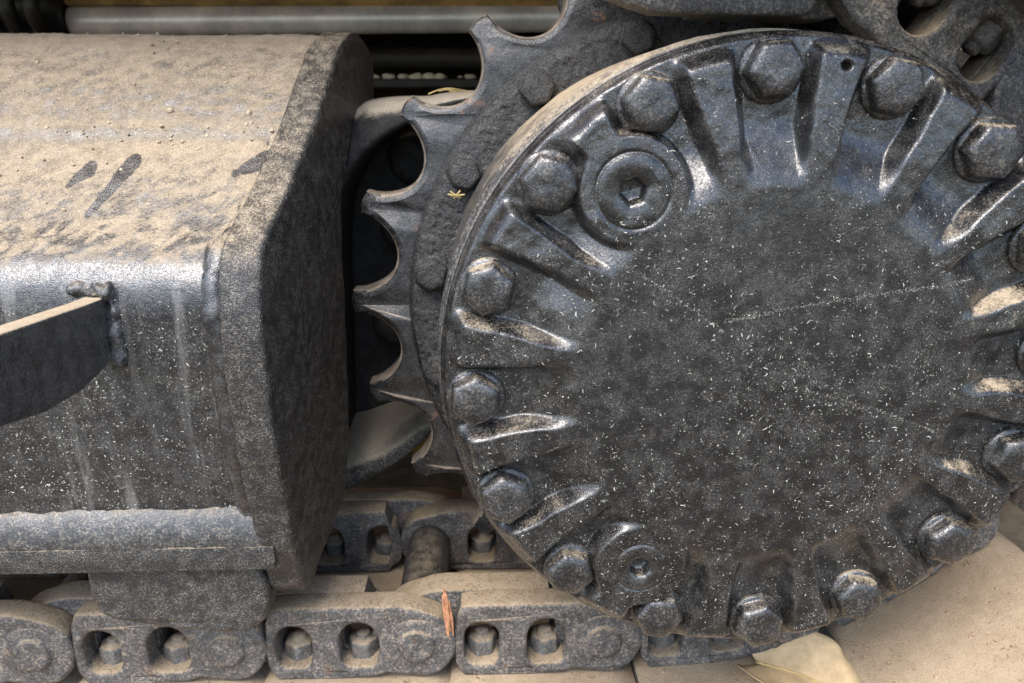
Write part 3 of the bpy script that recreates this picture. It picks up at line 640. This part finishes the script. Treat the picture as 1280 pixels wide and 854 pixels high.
V = []; F = []; o_ = 0
for k in range(1500):
    x = float(RNG.uniform(0.045, 0.20)); y = float(RNG.uniform(-0.08, 0.14)) if k < 1200 else float(RNG.uniform(0.4, 0.56)); r = 0.0003 + 0.0016 * float(RNG.random()) ** 5
    q = iv * (r * RNG.uniform(0.6, 1.3, 3)) * (1 + 0.3 * RNG.uniform(-1, 1, (len(iv), 1))); V.append(q + (x, y, -0.0436 + r * 0.3)); F.append(fi + o_); o_ += len(iv)
crumb_me = mesh_np('soil_crumbs', np.concatenate(V), np.concatenate(F)); crumb_me.materials.append(M['crumb'])
def track_link(p0, p1, label, far=True):
    d = Vector((p1[0] - p0[0], 0, p1[1] - p0[1])); L = d.length; ang = math.atan2(d.z, d.x)
    root = tag(empty('track_link', (p0[0], 0, p0[1])), label, 'track link', 'links of the crawler track')
    root.rotation_euler = (0, -ang, 0); root.scale = (L / PIT, 1, 1)
    def part(name, me, loc=(0, 0, 0), rz=0):
        o = bpy.data.objects.new(name, me); COL.objects.link(o); o.parent = root; o.location = loc; o.rotation_euler = (0, 0, rz)
        return o
    part('link_plate', plate_near); part('shoe', shoe_me); part('pin', pin_me, (PIT, 0, 0)); part('bushing', bush_me); tag(part('soil_crumbs', crumb_me), kind='stuff')
    if far: part('link_plate', plate_far)
    for w in (W1, W2):
        part('nut', nut_me, (w, 0.158, -0.030), random.uniform(0, 1))
        if far: part('nut', nut_me, (w, 0.364, -0.030), random.uniform(0, 1))
    for p in root.children: p.data.polygons.foreach_set('use_smooth', [True] * len(p.data.polygons))
    return root
ZP = -0.350
pins = [-0.10 - PIT * k for k in range(0, 5)]
low = ['dusty track link running under the round cover, orange wood chip at one end',
       'dusty track link directly beneath the lower corner of the frame end plate',
       'dusty track link partly hidden behind the foot block under the frame',
       'dusty track link with a big rounded pin end beside the foot block']
for k in range(4):
    track_link((pins[k + 1], ZP), (pins[k], ZP), low[k])
RP = 0.35
def pa(a): return (RP * math.cos(math.radians(a)), RP * math.sin(math.radians(a)))
track_link((pins[0], ZP), pa(-73.5), 'tan dirt covered track link under the round cover with a dry leaf on its shoe')
track_link(pa(-73.5), pa(-38), 'sandy track link tilting upward behind the dry leaf and the cover rim')
track_link(pa(-38), pa(0), 'steep track link rising behind the bolts of the round cover, shoe edge just showing')
track_link(pa(0), pa(38), 'track link whose rounded pin end peeks out under the link with windows')
track_link(pa(38), pa(72), 'brown grey upper track link with two open windows and nuts above the cover')
track_link(pa(72), pa(106), 'upper track link lying across the top of the sprocket, long dark lower edge')

# ------------------------------------------------------------------ leaf, wood chip, straw
def leaf(name, L, W, cup, fold, notch=0.10):
    nu, nv = 30, 25; P = np.zeros((nu, nv, 3))
    for i in range(nu):
        u = i / (nu - 1); w = W * (math.sin(math.pi * min(1, u * 0.93 + 0.07) ** 0.8)) ** 0.75 if u < 1 else 0.0005
        for j in range(nv):
            v = j / (nv - 1) * 2 - 1
            P[i, j] = (u * L - notch * L * (1 - u) ** 6 * (abs(v)) ** 0.8, v * w, cup * (v * v) * w / W + fold * math.sin(u * math.pi) + 0.0012 * math.sin(u * 24 - abs(v) * 5) * abs(v) - 0.0015 * math.exp(-(v / 0.05) ** 2))
    me = grid_np(name, P); return me
lf = tag(empty('dry_leaf', (0.125, 0.118, -0.385)), 'curled pale yellow dry leaf lying on the dusty track shoe', 'leaf')
lm = leaf('blade', 0.120, 0.047, 0.022, 0.010, 0.20)
o = link_mesh('blade', lm, M['leaf']); o.parent = lf
sm = o.modifiers.new('thick', 'SOLIDIFY'); sm.thickness = 0.0006
mr = tube('midrib', [(-0.004 + 0.122 * t, 0, 0.0006 + 0.010 * math.sin(t * math.pi)) for t in np.linspace(0, 0.97, 16)], list(np.linspace(0.0013, 0.0004, 16)), 6)
o2 = link_mesh('midrib', mr, M['straw']); o2.parent = lf
lf.rotation_euler = (math.radians(12), math.radians(8), math.radians(-29)); lf.location = (0.072, 0.116, -0.376)

mes = []
for k, (dx, z0, z1, w) in enumerate(((-0.0028, -0.029, 0.021, 0.0017), (0.0, -0.022, 0.028, 0.0021), (0.0026, -0.027, 0.016, 0.0014), (0.001, -0.012, 0.024, 0.0013))):
    zz = np.linspace(z0, z1, 14); mes.append(tube('s', [(dx + 0.0014 * float(vn(z * 90, k + 3)), -0.001 * k + 0.001 * float(vn(z * 70, k + 9)), z) for z in zz], list(w * np.clip(np.minimum((zz - z0), (z1 - zz)) * 140 + 0.15, 0.15, 1)), 6, 0.3, 300))
bm_ = join_meshes('wood_chip', mes)
o = tag(link_mesh('wood_chip', bm_, M['chip']), 'small splinter of orange wood stuck between two track links', 'wood chip'); o.location = (-0.2695, 0.122, -0.305); o.rotation_euler = (math.radians(-14), math.radians(-4), 0.3)

def straw(label, pts_list, r=0.0007):
    mes = [tube('s', p, list(np.linspace(r, r * 0.5, len(p))), 5) for p in pts_list]
    tag(link_mesh('straw', join_meshes('straw', mes), M['straw']), label, 'straw')
bx, by, bz = -0.2545, 0.221, 0.1235
straw('tiny yellow scrap of straw caught under a sprocket bolt', [[(bx + 0.009 * math.cos(a) * t, by - 0.002 * t, bz + 0.006 * math.sin(a) * t) for t in np.linspace(-.6, 1, 6)] for a in (0.2, 1.1, 2.3, 2.9)], 0.0014)
straw('thin dry grass strands lying on the guard arm behind the sprocket', [[(-0.29 + 0.012 * k + 0.05 * t, 0.362 + 0.004 * k, 0.226 + 0.004 * math.sin(t * 4 + k) + 0.006 * t) for t in np.linspace(0, 1, 8)] for k in range(4)], 0.0009)

# ------------------------------------------------------------------ machine behind
mb = tag(empty('machine_body', (-0.6, 1.2, 0.41)), 'yellow machine body above the grey tube, only its lower edge showing', 'machine body')
link_mesh('lower_beam', box_mesh('lower_beam', -3.0, 2.5, 0.98, 1.25, 0.398, 0.495, 0.01), M['beam'], mb)
link_mesh('side_panel', box_mesh('side_panel', -3.0, 2.5, 1.02, 2.6, 0.60, 1.7, 0.01), M['yellow'], mb)
link_mesh('belly_plate', box_mesh('belly_plate', -0.95, 2.5, 1.32, 2.6, -0.05, 0.49, 0.01), M['darkmetal'], mb)
link_mesh('added_shade_deck', box_mesh('added_shade_deck', -3.0, 2.5, 0.17, 2.6, 0.50, 0.595, 0.01), M['yellow'], mb)  # added overhang out of view, blocks sky light over the top of the frame
link_mesh('inner_rail', box_mesh('inner_rail', -3.0, 2.5, 0.72, 0.80, -0.40, -0.12, 0.006), M['rail'], mb)
rod = tag(empty('steel_tube', (-0.6, 1.0, 0.377)), 'grey steel tube running behind the top of the track frame', 'tube')
link_mesh('tube', tube('tube', [(x, 1.0, 0.371 + (x + 0.98) * 0.012) for x in np.linspace(-1.02, 0.5, 40)], 0.026, 24), M['chrome'], rod)
link_mesh('collar', tube('collar', [(x, 1.0, 0.3715) for x in np.linspace(-1.05, -1.0, 5)], 0.034, 24), M['rubber'], rod)
boot = tag(empty('ribbed_boot', (-1.1, 0.95, 0.38)), 'black ribbed rubber boot at the end of the grey tube', 'rubber boot')
for k in range(9):
    x = -1.36 + k * 0.042
    o = link_mesh('rib', recalc(lathe_y('rib', dense([(0.03, -0.013), (0.048, -0.012), (0.052, -0.006), (0.052, 0.006), (0.048, 0.012), (0.03, 0.013)], 0.01), 32)), M['rubber'], boot)
    o.rotation_euler = (0, 0, math.pi / 2); o.location = (x, 0.95, 0.39)
link_mesh('core', tube('core', [(x, 0.95, 0.39) for x in np.linspace(-1.4, -1.0, 5)], 0.036, 20), M['rubber'], boot)
lr = tag(empty('lower_tube', (-0.3, 1.2, 0.3)), 'dark greasy tube in the shadow below the grey tube', 'tube')
link_mesh('tube', tube('tube', [(x, 1.12, 0.315) for x in np.linspace(-0.7, 0.5, 12)], 0.022, 20), M['darkmetal'], lr)
lg = tag(link_mesh('inner_ledge', box_mesh('inner_ledge', -0.7, 0.5, 1.05, 1.3, 0.255, 0.272, 0.003), M['darkmetal']), 'dark metal ledge behind the sprocket with pale clods on it', 'ledge')
for k in range(9):
    x = -0.44 + k * 0.028 + random.uniform(-.014, .014); sc_ = random.uniform(0.5, 1.5); bm = bmesh.new(); bmesh.ops.create_icosphere(bm, subdivisions=2, radius=1)
    for v in bm.verts: v.co = Vector((v.co.x * random.uniform(.007, .013) * sc_, v.co.y * 0.009, v.co.z * random.uniform(.004, .007) * sc_))
    me = bpy.data.meshes.new('dirt_clod'); bm.to_mesh(me); bm.free()
    o = tag(link_mesh('dirt_clod', me, M['bank']), 'small pale clod of dirt in a row on the dark inner ledge', 'dirt clod', 'clods on the inner ledge'); o.location = (x, 1.075, 0.277)
me = grid_np('earth_bank', np.stack([np.repeat(np.linspace(-8, 6, 60)[:, None], 20, 1), np.repeat(np.linspace(4, 6, 20)[None], 60, 0) + 0.3 * fbm(np.repeat(np.linspace(-8, 6, 60)[:, None], 20, 1), np.repeat(np.linspace(0, 3, 20)[None], 60, 0)), np.repeat(np.linspace(-0.5, 2.2, 20)[None], 60, 0)], -1))
tag(link_mesh('earth_bank', recalc(me), M['bank']), kind='structure')
